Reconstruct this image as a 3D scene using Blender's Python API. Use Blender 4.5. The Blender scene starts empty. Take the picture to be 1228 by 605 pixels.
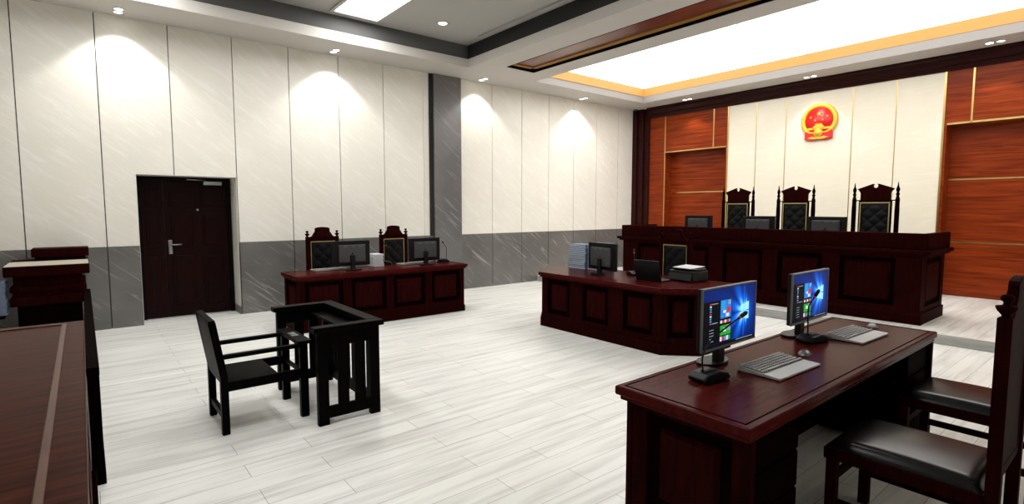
import bpy, bmesh, math, random
from mathutils import Vector, Matrix
random.seed(7)
R = math.radians
scene = bpy.context.scene
col = scene.collection

# ------------------------------------------------------------------ materials
def new_mat(name):
    m = bpy.data.materials.new(name); m.use_nodes = True
    nt = m.node_tree
    return m, nt, nt.nodes['Principled BSDF']

def plain(name, rgb, rough=.5, metal=0., emit=None, es=0., spec=None, coat=0.):
    m, nt, b = new_mat(name)
    b.inputs['Base Color'].default_value = (*rgb, 1)
    b.inputs['Roughness'].default_value = rough
    b.inputs['Metallic'].default_value = metal
    if spec is not None: b.inputs['Specular IOR Level'].default_value = spec
    if coat: b.inputs['Coat Weight'].default_value = coat
    if emit:
        b.inputs['Emission Color'].default_value = (*emit, 1)
        b.inputs['Emission Strength'].default_value = es
    return m

def N(nt, t, **kw):
    n = nt.nodes.new(t)
    for k, v in kw.items(): setattr(n, k, v)
    return n

def ramp(nt, stops):
    r = N(nt, 'ShaderNodeValToRGB')
    el = r.color_ramp.elements
    el[0].position, el[0].color = stops[0][0], (*stops[0][1], 1)
    el[1].position, el[1].color = stops[1][0], (*stops[1][1], 1)
    for p, c in stops[2:]:
        e = el.new(p); e.color = (*c, 1)
    return r

def wood(name, dark, light, scale=(1, 12, 12), rough=.35, noise=3., spec=.5, coat=0., lo=.3, hi=.72):
    m, nt, b = new_mat(name)
    tc = N(nt, 'ShaderNodeNewGeometry'); mp = N(nt, 'ShaderNodeMapping')
    mp.inputs['Scale'].default_value = scale
    nz = N(nt, 'ShaderNodeTexNoise'); nz.inputs['Scale'].default_value = noise
    nz.inputs['Detail'].default_value = 6; nz.inputs['Roughness'].default_value = .6
    nz.inputs['Distortion'].default_value = .6
    rp = ramp(nt, [(lo, dark), (hi, light)])
    L = nt.links.new
    L(tc.outputs['Position'], mp.inputs['Vector']); L(mp.outputs[0], nz.inputs['Vector'])
    L(nz.outputs['Fac'], rp.inputs[0]); L(rp.outputs[0], b.inputs['Base Color'])
    b.inputs['Roughness'].default_value = rough
    b.inputs['Specular IOR Level'].default_value = spec
    if coat: b.inputs['Coat Weight'].default_value = coat; b.inputs['Coat Roughness'].default_value = .15
    return m

def marble(name, base, vein, rough=.3, rot=(0, R(-38), 0), scale=(1.2, 1.2, 9.0), strength=1., lo=.52, hi=.72, cloud=None, spec=.5):
    """stone with fine diagonal veins"""
    m, nt, b = new_mat(name); L = nt.links.new
    tc = N(nt, 'ShaderNodeNewGeometry'); mp = N(nt, 'ShaderNodeMapping'); mp0 = N(nt, 'ShaderNodeMapping')
    mp0.inputs['Rotation'].default_value = rot
    mp.inputs['Scale'].default_value = scale
    nz = N(nt, 'ShaderNodeTexNoise'); nz.inputs['Scale'].default_value = 2.2
    nz.inputs['Detail'].default_value = 5; nz.inputs['Roughness'].default_value = .55; nz.inputs['Distortion'].default_value = .8
    rp = ramp(nt, [(lo, (0, 0, 0)), (hi, (strength,) * 3)])
    n2 = N(nt, 'ShaderNodeTexNoise'); n2.inputs['Scale'].default_value = 1.3; n2.inputs['Detail'].default_value = 4
    r2 = ramp(nt, [(.35, cloud or base), (.65, base)])
    mx = N(nt, 'ShaderNodeMix', data_type='RGBA')
    mx.inputs[7].default_value = (*vein, 1)
    L(tc.outputs['Position'], mp0.inputs['Vector']); L(mp0.outputs[0], mp.inputs['Vector'])
    L(mp.outputs[0], nz.inputs['Vector']); L(tc.outputs['Position'], n2.inputs['Vector'])
    L(nz.outputs['Fac'], rp.inputs[0]); L(n2.outputs['Fac'], r2.inputs[0])
    L(rp.outputs[0], mx.inputs[0]); L(r2.outputs[0], mx.inputs[6]); L(mx.outputs[2], b.inputs['Base Color'])
    b.inputs['Roughness'].default_value = rough
    b.inputs['Specular IOR Level'].default_value = spec
    return m

def plank_floor(name):
    m, nt, b = new_mat(name); L = nt.links.new
    tc = N(nt, 'ShaderNodeNewGeometry')
    br = N(nt, 'ShaderNodeTexBrick')
    br.offset = .37; br.offset_frequency = 2
    br.inputs['Scale'].default_value = 1.
    br.inputs['Brick Width'].default_value = 1.15; br.inputs['Row Height'].default_value = .19
    br.inputs['Mortar Size'].default_value = .0018; br.inputs['Mortar Smooth'].default_value = .2
    br.inputs['Color1'].default_value = (.86, .86, .83, 1); br.inputs['Color2'].default_value = (.79, .79, .76, 1)
    br.inputs['Mortar'].default_value = (.30, .29, .27, 1)
    mp = N(nt, 'ShaderNodeMapping'); mp.inputs['Scale'].default_value = (.6, 7.5, 1)
    nz = N(nt, 'ShaderNodeTexNoise'); nz.inputs['Scale'].default_value = 1.7
    nz.inputs['Detail'].default_value = 7; nz.inputs['Roughness'].default_value = .6; nz.inputs['Distortion'].default_value = .35
    rp = ramp(nt, [(.33, (.60, .59, .57)), (.54, (1, 1, 1))])
    mx = N(nt, 'ShaderNodeMix', data_type='RGBA', blend_type='MULTIPLY'); mx.inputs[0].default_value = .62
    L(tc.outputs['Position'], br.inputs['Vector']); L(tc.outputs['Position'], mp.inputs['Vector'])
    L(mp.outputs[0], nz.inputs['Vector']); L(nz.outputs['Fac'], rp.inputs[0])
    L(br.outputs['Color'], mx.inputs[6]); L(rp.outputs[0], mx.inputs[7]); L(mx.outputs[2], b.inputs['Base Color'])
    b.inputs['Roughness'].default_value = .32
    return m

M = {}
M['floor'] = plank_floor('white_plank')
M['step'] = wood('grey_step', (.30, .30, .29), (.46, .46, .45), (8, 1, 8), .4)
M['cream'] = marble('cream_marble', (.79, .765, .70), (.87, .855, .81), .42, cloud=(.755, .73, .66), lo=.5, hi=.7, strength=.6)
M['grey'] = marble('grey_marble', (.160, .155, .146), (.31, .30, .285), .3, cloud=(.115, .112, .106), lo=.57, hi=.73, scale=(.75, .75, 8))
M['column'] = marble('column_marble', (.165, .160, .160), (.26, .255, .25), .3, cloud=(.125, .122, .122), lo=.57, hi=.74, scale=(.75, .75, 8))
M['joint'] = plain('joint_dark', (.05, .048, .042), .7)
M['ivory'] = marble('ivory_panel', (.78, .735, .615), (.82, .775, .66), .22, cloud=(.76, .71, .59), rot=(R(6), 0, 0), scale=(1, 1, 8), spec=.4)
M['ceiling'] = plain('ceiling_paint', (.54, .515, .48), .7)
M['riser'] = plain('riser_painted_shade', (.25, .235, .225), .7)  # soffit paint darkened, shade of the tray riser put into its colour
M['ceil_grey'] = plain('ceiling_grey_paint', (.40, .39, .37), .7)
M['cove_shade'] = plain('cove_painted_shade', (.09, .09, .09), .8)  # shade of the set-back cove faces as a dark colour
M['shade_black'] = plain('painted_shade_black', (.012, .012, .012), .8)  # deepest shade as near black, for cove face and pilaster edge
M['mahog'] = wood('mahogany', (.0085, .0011, .001), (.021, .0026, .0022), (9, 9, 1.4), .5, spec=.006)
M['mahog_panel'] = wood('mahogany_panel', (.011, .0015, .0013), (.026, .0034, .0029), (9, 9, 1.4), .5, spec=.006)
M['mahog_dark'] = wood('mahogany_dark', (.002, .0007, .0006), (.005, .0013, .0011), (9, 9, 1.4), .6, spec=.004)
M['mahog_top'] = wood('mahogany_top', (.034, .0034, .0028), (.070, .0078, .0062), (1.5, 10, 4), .22, spec=.022)
M['counter'] = wood('counter_wood', (.020, .0052, .0032), (.075, .019, .0105), (1.6, 14, 4), .3, spec=.015)
M['ebony'] = wood('ebony', (.001, .0007, .0006), (.003, .0021, .0019), (9, 9, 2), .42, spec=.025)
M['crown'] = wood('crown_wood', (.012, .0018, .0015), (.032, .0048, .004), (6, 1.2, 10), .4, spec=.12)
M['panelwood'] = wood('panel_wood', (.085, .010, .0025), (.33, .050, .009), (3, .55, 11), .3, noise=2.0, spec=.12, lo=.28, hi=.74)
M['trough'] = wood('trough_wood', (.06, .010, .004), (.20, .040, .015), (8, 1, 8), .3)
M['reflection_top'] = plain('reflection_top', (.50, .45, .37), .5)  # bright wall reflection painted as a pale colour
M['strip'] = wood('inlay_wood', (.07, .030, .02), (.13, .058, .038), (9, 1, 9), .35, spec=.15)
M['gold'] = plain('gold_strip', (.62, .45, .17), .3, 1.)
M['gold_nail'] = plain('gold_nailhead', (.50, .40, .17), .4, .8)
M['bronze'] = plain('bronze_strip', (.38, .19, .03), .45, .2)
M['leather'] = plain('black_leather', (.005, .005, .005), .24, spec=.22)
M['tuft'] = plain('tufted_leather', (.004, .004, .0045), .42, spec=.15)
M['plastic'] = plain('black_plastic', (.004, .004, .0045), .42, spec=.2)
M['plastic_grey'] = plain('grey_plastic', (.04, .041, .042), .45)
M['rim'] = plain('monitor_rim', (.11, .11, .11), .35)
M['silver'] = plain('silver', (.55, .55, .55), .3, .9)
M['kb'] = plain('keyboard_grey', (.40, .40, .39), .45)
M['mouse'] = plain('mouse_grey', (.06, .06, .06), .3)
M['key'] = plain('key_grey', (.36, .36, .35), .5)
M['paper'] = plain('paper', (.55, .56, .57), .7)
M['file_blue'] = plain('file_blue', (.12, .17, .26), .6)
M['file_pale'] = plain('file_pale', (.42, .47, .54), .6)
M['file_mid'] = plain('file_mid', (.16, .20, .28), .6)
M['red'] = plain('emblem_red', (.70, .006, .012), .4)
M['emgold'] = plain('emblem_gold', (.80, .50, .04), .4, .25)
M['door'] = wood('door_wood', (.004, .0008, .0008), (.014, .0020, .0020), (9, 9, 1.2), .36, spec=.08)
M['door_frame'] = plain('door_frame_dark', (.003, .0012, .0012), .4, spec=.08)
M['steel'] = plain('steel', (.35, .37, .38), .3, .9)
M['white_plastic'] = plain('white_plastic', (.55, .54, .51), .5)
M['lightbox'] = plain('lightbox', (.9, .9, .9), .6, emit=(1., .985, .955), es=4.0)
M['panel_light'] = plain('panel_light', (.9, .9, .9), .6, emit=(1., .99, .97), es=17.)
M['amber'] = plain('amber_strip', (.20, .10, .02), .6, emit=(1., .52, .12), es=.5)
M['lamp'] = plain('lamp', (.9, .9, .9), .5, emit=(1., .97, .9), es=9.)
M['mic_red'] = plain('mic_red', (.5, .02, .03), .4)

# ------------------------------------------------------------------ mesh builder
class MB:
    def __init__(self): self.bm = bmesh.new(); self.mi = 0
    def _fin(self, fs, smooth=False):
        for f in fs: f.material_index = self.mi; f.smooth = smooth
    def mat(self, i): self.mi = i; return self
    def box(self, x0, x1, y0, y1, z0, z1, bev=0., seg=2, T=None):
        b = bmesh.new()
        bmesh.ops.create_cube(b, size=1.)
        for v in b.verts:
            v.co = Vector(((x0 + x1) / 2 + v.co.x * (x1 - x0), (y0 + y1) / 2 + v.co.y * (y1 - y0), (z0 + z1) / 2 + v.co.z * (z1 - z0)))
        if bev > 0:
            bmesh.ops.bevel(b, geom=b.edges[:], offset=bev, segments=seg, affect='EDGES', profile=.5)
        return self._merge(b, T)
    def _merge(self, b, T=None, smooth=False):
        if T is not None: b.transform(T)
        mp = {v: self.bm.verts.new(v.co) for v in b.verts}
        fs = []
        for f in b.faces:
            try: nf = self.bm.faces.new([mp[v] for v in f.verts])
            except ValueError: continue
            fs.append(nf)
        self._fin(fs, smooth)
        b.free(); return self
    def prism(self, poly, a, b_, axis='y', bev=0., T=None):
        """poly in the plane across axis: axis y -> (x,z), x -> (y,z), z -> (x,y)"""
        b = bmesh.new()
        def P(p, t):
            return Vector((p[0], t, p[1])) if axis == 'y' else Vector((t, p[0], p[1])) if axis == 'x' else Vector((p[0], p[1], t))
        A = [b.verts.new(P(p, a)) for p in poly]; B = [b.verts.new(P(p, b_)) for p in poly]
        n = len(poly)
        b.faces.new(A); b.faces.new(B[::-1])
        for i in range(n): b.faces.new([A[i], B[i], B[(i + 1) % n], A[(i + 1) % n]])
        bmesh.ops.recalc_face_normals(b, faces=b.faces[:])
        if bev > 0:
            bmesh.ops.bevel(b, geom=b.edges[:], offset=bev, segments=2, affect='EDGES', profile=.5)
        return self._merge(b, T)
    def lathe(self, prof, c=(0, 0, 0), n=20, axis='z', T=None):
        """prof: (radius, height) pairs"""
        b = bmesh.new(); rings = []
        for r, h in prof:
            ring = []
            for k in range(n):
                t = 2 * math.pi * k / n
                p = (r * math.cos(t), r * math.sin(t), h)
                if axis == 'y': p = (p[0], p[2], p[1])
                if axis == 'x': p = (p[2], p[0], p[1])
                ring.append(b.verts.new(Vector(p) + Vector(c)))
            rings.append(ring)
        for i in range(len(rings) - 1):
            for k in range(n):
                b.faces.new([rings[i][k], rings[i][(k + 1) % n], rings[i + 1][(k + 1) % n], rings[i + 1][k]])
        b.faces.new(rings[0][::-1]); b.faces.new(rings[-1])
        bmesh.ops.remove_doubles(b, verts=b.verts[:], dist=1e-6)
        bmesh.ops.recalc_face_normals(b, faces=b.faces[:])
        return self._merge(b, T, smooth=True)
    def tube(self, pts, r, n=10):
        b = bmesh.new(); rings = []
        pts = [Vector(p) for p in pts]
        rs = r if isinstance(r, (list, tuple)) else [r] * len(pts)
        for i, p in enumerate(pts):
            d = (pts[min(i + 1, len(pts) - 1)] - pts[max(i - 1, 0)]).normalized()
            u = d.orthogonal() if i == 0 else (u - d * u.dot(d))
            u.normalize(); w = d.cross(u)
            rings.append([b.verts.new(p + (u * math.cos(2 * math.pi * k / n) + w * math.sin(2 * math.pi * k / n)) * rs[i]) for k in range(n)])
        for i in range(len(rings) - 1):
            for k in range(n):
                b.faces.new([rings[i][k], rings[i][(k + 1) % n], rings[i + 1][(k + 1) % n], rings[i + 1][k]])
        b.faces.new(rings[0][::-1]); b.faces.new(rings[-1])
        bmesh.ops.recalc_face_normals(b, faces=b.faces[:])
        return self._merge(b, None, smooth=True)
    def grid(self, fn, nu, nv, closed_back=None):
        b = bmesh.new()
        V = [[b.verts.new(fn(i / nu, j / nv)) for j in range(nv + 1)] for i in range(nu + 1)]
        for i in range(nu):
            for j in range(nv):
                b.faces.new([V[i][j], V[i + 1][j], V[i + 1][j + 1], V[i][j + 1]])
        return self._merge(b, None, smooth=True)
    def build(self, name, mats, parent=None, loc=(0, 0, 0), rotz=0., shade=False):
        me = bpy.data.meshes.new(name)
        self.bm.normal_update(); self.bm.to_mesh(me); self.bm.free()
        for m in (mats if isinstance(mats, (list, tuple)) else [mats]): me.materials.append(m)
        o = bpy.data.objects.new(name, me); col.objects.link(o)
        if parent is not None: o.parent = parent
        o.location = loc; o.rotation_euler = (0, 0, rotz)
        return o

def tag(o, label, cat, group=None, kind=None):
    if label: o['label'] = label
    if cat: o['category'] = cat
    if group: o['group'] = group
    if kind: o['kind'] = kind
    return o

def thing(name, label, cat, loc=(0, 0, 0), rotz=0., group=None):
    o = bpy.data.objects.new(name, None); col.objects.link(o)
    o.empty_display_size = .1
    o.location = loc; o.rotation_euler = (0, 0, rotz)
    return tag(o, label, cat, group)

def struct(o): o['kind'] = 'structure'; return o

def copy_tree(o, loc=None, rotz=None, label=None, parent=None, group=None):
    c = o.copy(); col.objects.link(c)
    if parent is not None: c.parent = parent
    if loc is not None: c.location = loc
    if rotz is not None: c.rotation_euler = (0, 0, rotz)
    if label: c['label'] = label
    if group: c['group'] = group
    for ch in list(o.children): copy_tree(ch, parent=c)
    return c

def place(proto, used, loc, rotz, label, group):
    if not used.get(proto.name):
        used[proto.name] = True
        proto.location = loc; proto.rotation_euler = (0, 0, rotz); proto['label'] = label; proto['group'] = group
        return proto
    return copy_tree(proto, loc, rotz, label, None, group)
USED = {}

# ------------------------------------------------------------------ setting
CH = 4.2          # soffit height
YW = 9.0          # face of the wall with the door
YR = -0.35        # opposite wall
XF = 11.5         # face of the judges' wall
XB = -4.0
PZ = .12          # raised platform

struct(MB().box(XB, 8.0, YR, 9.6, -.12, 0).build('floor', M['floor']))
pl = struct(MB().box(8.0, 12.1, YR, 9.0, -.12, PZ).build('raised_platform', M['floor']))
struct(MB().box(7.988, 8.0, YR, 8.98, .0005, PZ + .001).build('step_riser', M['step'], pl))

# left wall with door recess x .60..1.86
DX0, DX1, DH, DY = .605, 1.86, 2.115, 9.40
w = MB()
w.box(XB, DX0, YW + .03, 9.6, 0, CH + .5).box(DX1, 12.1, YW + .03, 9.6, 0, CH + .5).box(DX0, DX1, YW + .03, 9.6, DH, CH + .5)
wl = struct(w.build('wall_left', M['joint']))
g = .006
seams = [0.246 + .812 * k for k in range(-5, 7)]          # ... 5.118
cream, wains = MB(), MB()
WZ = 1.118
def panel(x0, x1, z0=WZ + .004, z1=CH, y=YW):
    cream.box(x0 + g, x1 - g, y, y + .03, z0, z1)
for a, b in zip([XB] + seams, seams):
    if b <= DX0 + .3 or a >= DX1:
        panel(a, b); wains.box(a + g, b - g, YW - .008, YW + .03, 0, WZ)
    else:
        lo, hi = max(a, DX0), min(b, DX1)
        if a < DX0: panel(a, DX0 + g); wains.box(a + g, DX0, YW - .008, YW + .03, 0, WZ)
        if b > DX1: panel(DX1 - g, b); wains.box(DX1, b - g, YW - .008, YW + .03, 0, WZ)
        panel(lo - (g if a < DX0 else 0), hi + (g if b > DX1 else 0), DH)
panel(5.118, 5.245, y=YW + .012); wains.box(5.118 + g, 5.30, YW - .008, YW + .03, 0, WZ)
rs = [5.934, 6.741, 7.55, 8.35, 9.155, 9.955, 10.76, 11.5]
for a, b in zip(rs, rs[1:]):
    panel(a, b); wains.box(a + g, b - g, YW - .008, YW + .03, 0, WZ)
# door reveals
cream.box(DX0 - .001, DX0 + .004, YW, DY + .05, 0, DH).box(DX1 - .004, DX1 + .001, YW, DY + .05, .12, DH).box(DX0, DX1, YW, DY + .05, DH - .004, DH + .001)
wains.box(DX1 - .012, DX1 + .001, YW, DY + .05, 0, .12)
struct(cream.build('marble_panel', M['cream'], wl)); struct(wains.build('wainscot', M['grey'], wl))
p_ = MB().box(5.318, 5.934, YW - .06, YW + .03, 0, CH, .004)
struct(p_.build('pilaster', M['column'], wl))
struct(MB().box(5.245, 5.318, YW - .02, YW + .03, WZ, CH).build('shade_strip', M['shade_black'], wl))  # solid black strip painted for the shade beside the pilaster

# unseen walls
struct(MB().box(XB, 12.1, YR - .15, YR, -.1, CH + .5).build('wall_right', M['cream']))
struct(MB().box(XB - .15, XB, YR, 9.6, -.1, CH + .5).build('wall_back', M['cream']))

# door
dr = struct(thing('door_1', None, None, (0, 0, 0)))
d = MB()
d.box(DX0 + .004, DX0 + .065, DY - .02, DY + .04, 0, DH - .004, .006).box(DX1 - .065, DX1 - .013, DY - .02, DY + .04, 0, DH - .004, .006)
d.box(DX0 + .06, DX1 - .06, DY - .02, DY + .04, DH - .055, DH - .004, .006)
struct(d.build('door_frame', M['door_frame'], dr))
def leaf(x0, x1, cols):
    lf = struct(MB().box(x0, x1, DY, DY + .045, .012, DH - .056, .004).build('door_leaf', M['door'], dr))
    n = len(cols)
    pm = MB()
    for a, b in cols:
        for z0, z1 in ((.16, .93), (1.06, 1.56), (1.66, 1.93)):
            pm.box(a, b, DY - .012, DY + .004, z0, z1, .008)
            pm.box(a + .035, b - .035, DY - .02, DY - .008, z0 + .035, z1 - .035, .007)
    struct(pm.build('door_panel', M['door'], lf))
    return lf
leaf(DX0 + .066, .945, [(.72, .90)])
lf = leaf(.951, DX1 - .066, [(1.03, 1.32), (1.44, 1.73)])
hb = MB().box(.985, 1.035, DY - .012, DY, .96, 1.17, .006)
hb.tube([(1.01, DY - .01, 1.1), (1.01, DY - .055, 1.1), (1.05, DY - .06, 1.1), (1.15, DY - .055, 1.1)], .011)
struct(hb.build('door_handle', M['steel'], lf))
struct(MB().lathe([(.018, 0), (.018, -.006), (.008, -.012)], (1.385, DY - .002, 1.62), axis='y').build('peephole', M['steel'], lf))
cl = MB().box(1.47, 1.72, DY - .075, DY - .02, 2.0, 2.055, .006).tube([(1.5, DY - .05, 2.07), (1.25, DY - .09, 2.075)], .008)
struct(cl.build('door_closer', M['steel'], lf))

# judges' wall
C0 = 4.478
GY = [6.42, 5.776, 5.151, 3.919, 3.221, 2.534]
wf = struct(MB().box(11.8, 12.1, YR, 9.0, 0, CH + .5).build('wall_front', M['panelwood']))
iv = MB()
for a, b in zip(GY, GY[1:]): iv.box(XF, XF + .3, b + .004, a - .004, PZ, CH - .1)
struct(iv.build('ivory_panel', M['ivory'], wf))
RL0, RL1 = 6.47, 8.10      # recess left
RR0, RR1 = YR, 2.48       # recess right continues out of frame
pw = MB()
pw.box(XF, 11.8, RL1, 9.0, PZ, CH - .1).box(XF, 11.8, GY[0] + .001, RL0, PZ, CH - .1).box(XF, 11.8, RL0, RL1, 3.06, CH - .1)
pw.box(XF, 11.8, RR1, GY[-1] - .001, PZ, CH - .1).box(XF, 11.8, RR0, RR1, 3.06, CH - .1)
struct(pw.build('wood_panel', M['panelwood'], wf))
gd = MB()
for y in GY[1:-1]: gd.box(XF - .004, XF + .004, y - .007, y + .007, PZ, CH - .12)
for y in (GY[0] + .004, GY[-1] - .004): gd.box(XF - .012, XF + .004, y - .014, y + .014, PZ, CH - .12)
gd.box(XF - .006, XF + .004, RL1 - .012, RL1 + .012, PZ, CH - .2)
gd.box(XF - .006, XF + .004, RL0, RL1, 3.045, 3.07).box(XF - .006, XF + .004, 6.77, 6.795, 3.06, CH - .2)
gd.box(11.794, 11.802, RL0, RL1, 2.04, 2.065)
gd.box(XF - .006, XF + .004, RR0, RR1, 3.055, 3.085).box(XF - .006, XF + .004, 2.15, 2.175, 3.06, CH - .2)
gd.box(11.794, 11.802, RR0, RR1, 2.13, 2.155).box(11.794, 11.802, RR0, RR1, 1.045, 1.07)
struct(gd.build('gold_strip', M['gold'], wf))
cr = MB()
cr.prism([(11.5, 3.95), (11.47, 3.95), (11.45, 4.02), (11.40, 4.04), (11.38, 4.13), (11.33, 4.16), (11.33, CH), (11.5, CH)], YR, 8.56, 'y')
struct(cr.build('trim_1', M['crown']))
cm = MB()
cm.box(11.33, 11.5, 8.86, 8.998, PZ, CH, .01).box(11.38, 11.5, 8.70, 8.86, PZ, CH, .02).box(11.44, 11.5, 8.56, 8.70, PZ, CH, .01)
struct(cm.build('trim_2', M['crown']))

# ceiling --------------------------------------------------------------
T1 = (-3.4, 5.6, .85, 8.2)          # grey tray x0 x1 y0 y1
TR = (6.11, 6.765, 1.25, 7.72)     # wooden trough
T2 = (7.22, 10.75, .74, 8.235)     # light box tray
c = MB(); ST = .15
ya, yb = YR, 9.03
c.box(XB, T1[0], ya, yb, CH, CH + ST).box(T1[0], T1[1], T1[3], yb, CH, CH + ST).box(T1[0], T1[1], ya, T1[2], CH, CH + ST)
c.box(T1[1], TR[0], ya, yb, CH, CH + ST).box(TR[0], TR[1], TR[3], yb, CH, CH + ST).box(TR[0], TR[1], ya, TR[2], CH, CH + ST)
c.box(TR[1], T2[0], ya, yb, CH, CH + ST).box(T2[0], T2[1], T2[3], yb, CH, CH + ST).box(T2[0], T2[1], ya, T2[2], CH, CH + ST)
c.box(T2[1], 12.1, ya, yb, CH, CH + ST)
ce = struct(c.build('ceiling', M['ceiling']))
Z1 = 4.60
u = MB().box(T1[0] - .4, T1[1] + .25, T1[2] - .4, T1[3] + .3, Z1, Z1 + .08)
struct(u.build('tray_ceiling', M['ceil_grey'], ce))
# set-back vertical faces of the grey tray: the cove's shade is painted into their dark colours
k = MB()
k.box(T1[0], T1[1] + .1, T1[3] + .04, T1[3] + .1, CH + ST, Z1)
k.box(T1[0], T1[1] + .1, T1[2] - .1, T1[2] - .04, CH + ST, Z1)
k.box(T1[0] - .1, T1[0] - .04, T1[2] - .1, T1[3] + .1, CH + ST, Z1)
struct(k.build('cove_face', M['cove_shade'], ce))
struct(MB().box(T1[1] + .02, T1[1] + .1, T1[2] - .1, T1[3] + .1, CH + ST, Z1).build('cove_face', M['shade_black'], ce))
st = MB().prism([(T1[1] - .16, Z1), (T1[1] - .16, Z1 - .03), (T1[1] - .06, Z1 - .03), (T1[1] - .06, Z1)], T1[2], T1[3] - .55, 'y')
struct(st.build('cove_batten', M['ceil_grey'], ce))
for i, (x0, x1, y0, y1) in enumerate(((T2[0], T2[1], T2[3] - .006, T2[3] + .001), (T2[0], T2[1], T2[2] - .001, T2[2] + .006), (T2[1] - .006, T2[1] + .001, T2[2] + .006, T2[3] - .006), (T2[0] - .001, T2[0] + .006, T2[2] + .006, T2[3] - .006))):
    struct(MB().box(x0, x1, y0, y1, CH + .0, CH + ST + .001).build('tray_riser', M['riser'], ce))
# wooden trough
t = MB()
t.box(TR[0], TR[1], TR[2], TR[3], CH + .055, CH + ST)
struct(t.build('trough_panel', M['trough'], ce))
t = MB()
e = .035
t.box(TR[0], TR[1], TR[3] - e, TR[3], CH - .004, CH + .06).box(TR[0], TR[1], TR[2], TR[2] + e, CH - .004, CH + .06)
t.box(TR[1] - e, TR[1], TR[2], TR[3], CH - .004, CH + .06).box(TR[0], TR[0] + .012, TR[2], TR[3], CH - .004, CH + .06)
struct(t.build('trough_frame', M['mahog_dark'], ce))
t = MB()
t.box(TR[1] - e - .10, TR[1] - e, TR[2] + e, TR[3] - e, CH + .035, CH + .06).box(TR[0] + .012, TR[1] - e, TR[3] - e - .1, TR[3] - e, CH + .035, CH + .06)
struct(t.build('trough_strip', M['bronze'], ce))
# light box of the second tray
Z2 = 4.545
lb = thing('ceiling_light', 'huge glowing white light box filling the deep ceiling tray', 'ceiling light', ((T2[0] + T2[1]) / 2, C0, Z2))
hx, hy = (T2[1] - T2[0]) / 2, (T2[3] - T2[2]) / 2
for sx in (-1, 1):
    for sy in (-1, 1):
        x0, x1 = sorted((sx * .003, sx * hx)); y0, y1 = sorted((sy * .004, sy * hy))
        MB().box(x0, x1, y0, y1, 0, .02).build('diffuser', M['lightbox'], lb)
MB().box(-hx, hx, -.009, .009, -.006, .02).box(-.004, .004, -hy, hy, -.003, .02).build('divider', M['white_plastic'], lb)
cs = MB()
zA, zB = CH + ST + .002, Z2 - .004
cs.box(-hx, hx, hy - .012, hy, zA - Z2, zB - Z2).box(-hx, hx, -hy, -hy + .012, zA - Z2, zB - Z2)
cs.box(hx - .012, hx, -hy + .012, hy - .012, zA - Z2, zB - Z2).box(-hx, -hx + .012, -hy + .012, hy - .012, zA - Z2, zB - Z2)
cs.build('amber_edge_light', M['amber'], lb)
# closing band around the light box, above the soffit
k = MB()
k.box(T2[0] - .1, T2[1] + .1, T2[3] + .001, T2[3] + .1, CH + ST, Z2 + .03).box(T2[0] - .1, T2[1] + .1, T2[2] - .1, T2[2] - .001, CH + ST, Z2 + .03)
k.box(T2[1] + .001, T2[1] + .1, T2[2], T2[3], CH + ST, Z2 + .03).box(T2[0] - .1, T2[0] - .001, T2[2], T2[3], CH + ST, Z2 + .03)
struct(k.build('tray_side', M['ceiling'], ce))

# recessed panel light in the grey tray
def panel_light(x0, x1, y0, y1, label):
    o = thing('ceiling_light', label, 'ceiling light', ((x0 + x1) / 2, (y0 + y1) / 2, Z1))
    a, b = (x1 - x0) / 2, (y1 - y0) / 2
    MB().box(-a, a, -b, b, -.012, -.001).build('diffuser', M['panel_light'], o)
    f = MB(); t = .06
    f.box(-a - t, a + t, b, b + t, -.03, -.001, .006).box(-a - t, a + t, -b - t, -b, -.03, -.001, .006)
    f.box(-a - t, -a, -b, b, -.03, -.001, .006).box(a, a + t, -b, b, -.03, -.001, .006)
    f.build('frame', M['ceil_grey'], o)
    return o
panel_light(3.08, 3.76, 6.2, 8.02, 'bright rectangular panel light in the dark ceiling tray, framed in grey')
panel_light(.2, .88, 6.2, 8.02, 'added out of view panel light in the ceiling tray above the wooden door')  # this and the next two are added out of view to light the room
panel_light(3.08, 3.76, 2.2, 4.02, 'added out of view panel light in the ceiling tray above the open floor')
panel_light(.2, .88, 2.2, 4.02, 'added out of view panel light in the ceiling tray above the barrier')

# downlights
def twin(x, y, label, spot=True, e=55., ang=88, direction=None):
    o = thing('downlight', label, 'downlight', (x, y, CH), 0, 'twin downlights in the soffit')
    f = MB()
    for s in (-.065, .065): f.lathe([(.058, -.001), (.058, -.008), (.05, -.012), (.046, -.006)], (0, s, 0))
    f.build('ring', M['white_plastic'], o)
    for s in (-.065, .065): MB().lathe([(.046, -.004), (.046, -.0105)], (0, s, 0)).build('lamp', M['lamp'], o)
    if spot:
        l = bpy.data.lights.new('downlight_beam', 'SPOT'); l.energy = e; l.spot_size = R(ang); l.spot_blend = .3
        l.shadow_soft_size = .05; l.color = (1., .97, .90)
        lo = bpy.data.objects.new('downlight_beam', l); col.objects.link(lo); lo.parent = o; lo.location = (0, 0, -.03)
    return o
WE, WA = 76, 102
twin(.50, 8.72, 'twin white downlight above and left of the wooden door', e=WE, ang=WA)
twin(3.33, 8.70, 'twin white downlight above the tall chairs behind the left desk', e=WE, ang=WA)
twin(6.32, 8.72, 'twin white downlight just right of the grey marble pilaster', e=WE, ang=WA)
twin(9.20, 8.74, 'twin white downlight nearest the smoke detector on the door wall side', e=WE, ang=WA)
twin(11.15, 7.27, 'twin white downlight above the narrow wood panel by the corner', e=34, ang=88)
twin(11.12, 4.56, 'twin white downlight above the red and gold emblem', e=34, ang=88)
twin(11.05, 1.86, 'twin white downlight above the large right wood panel', e=34, ang=88)
sd = thing('downlight', 'single round downlight in the dark ceiling tray beside the panel light', 'downlight', (4.64, 7.5, Z1))
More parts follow.
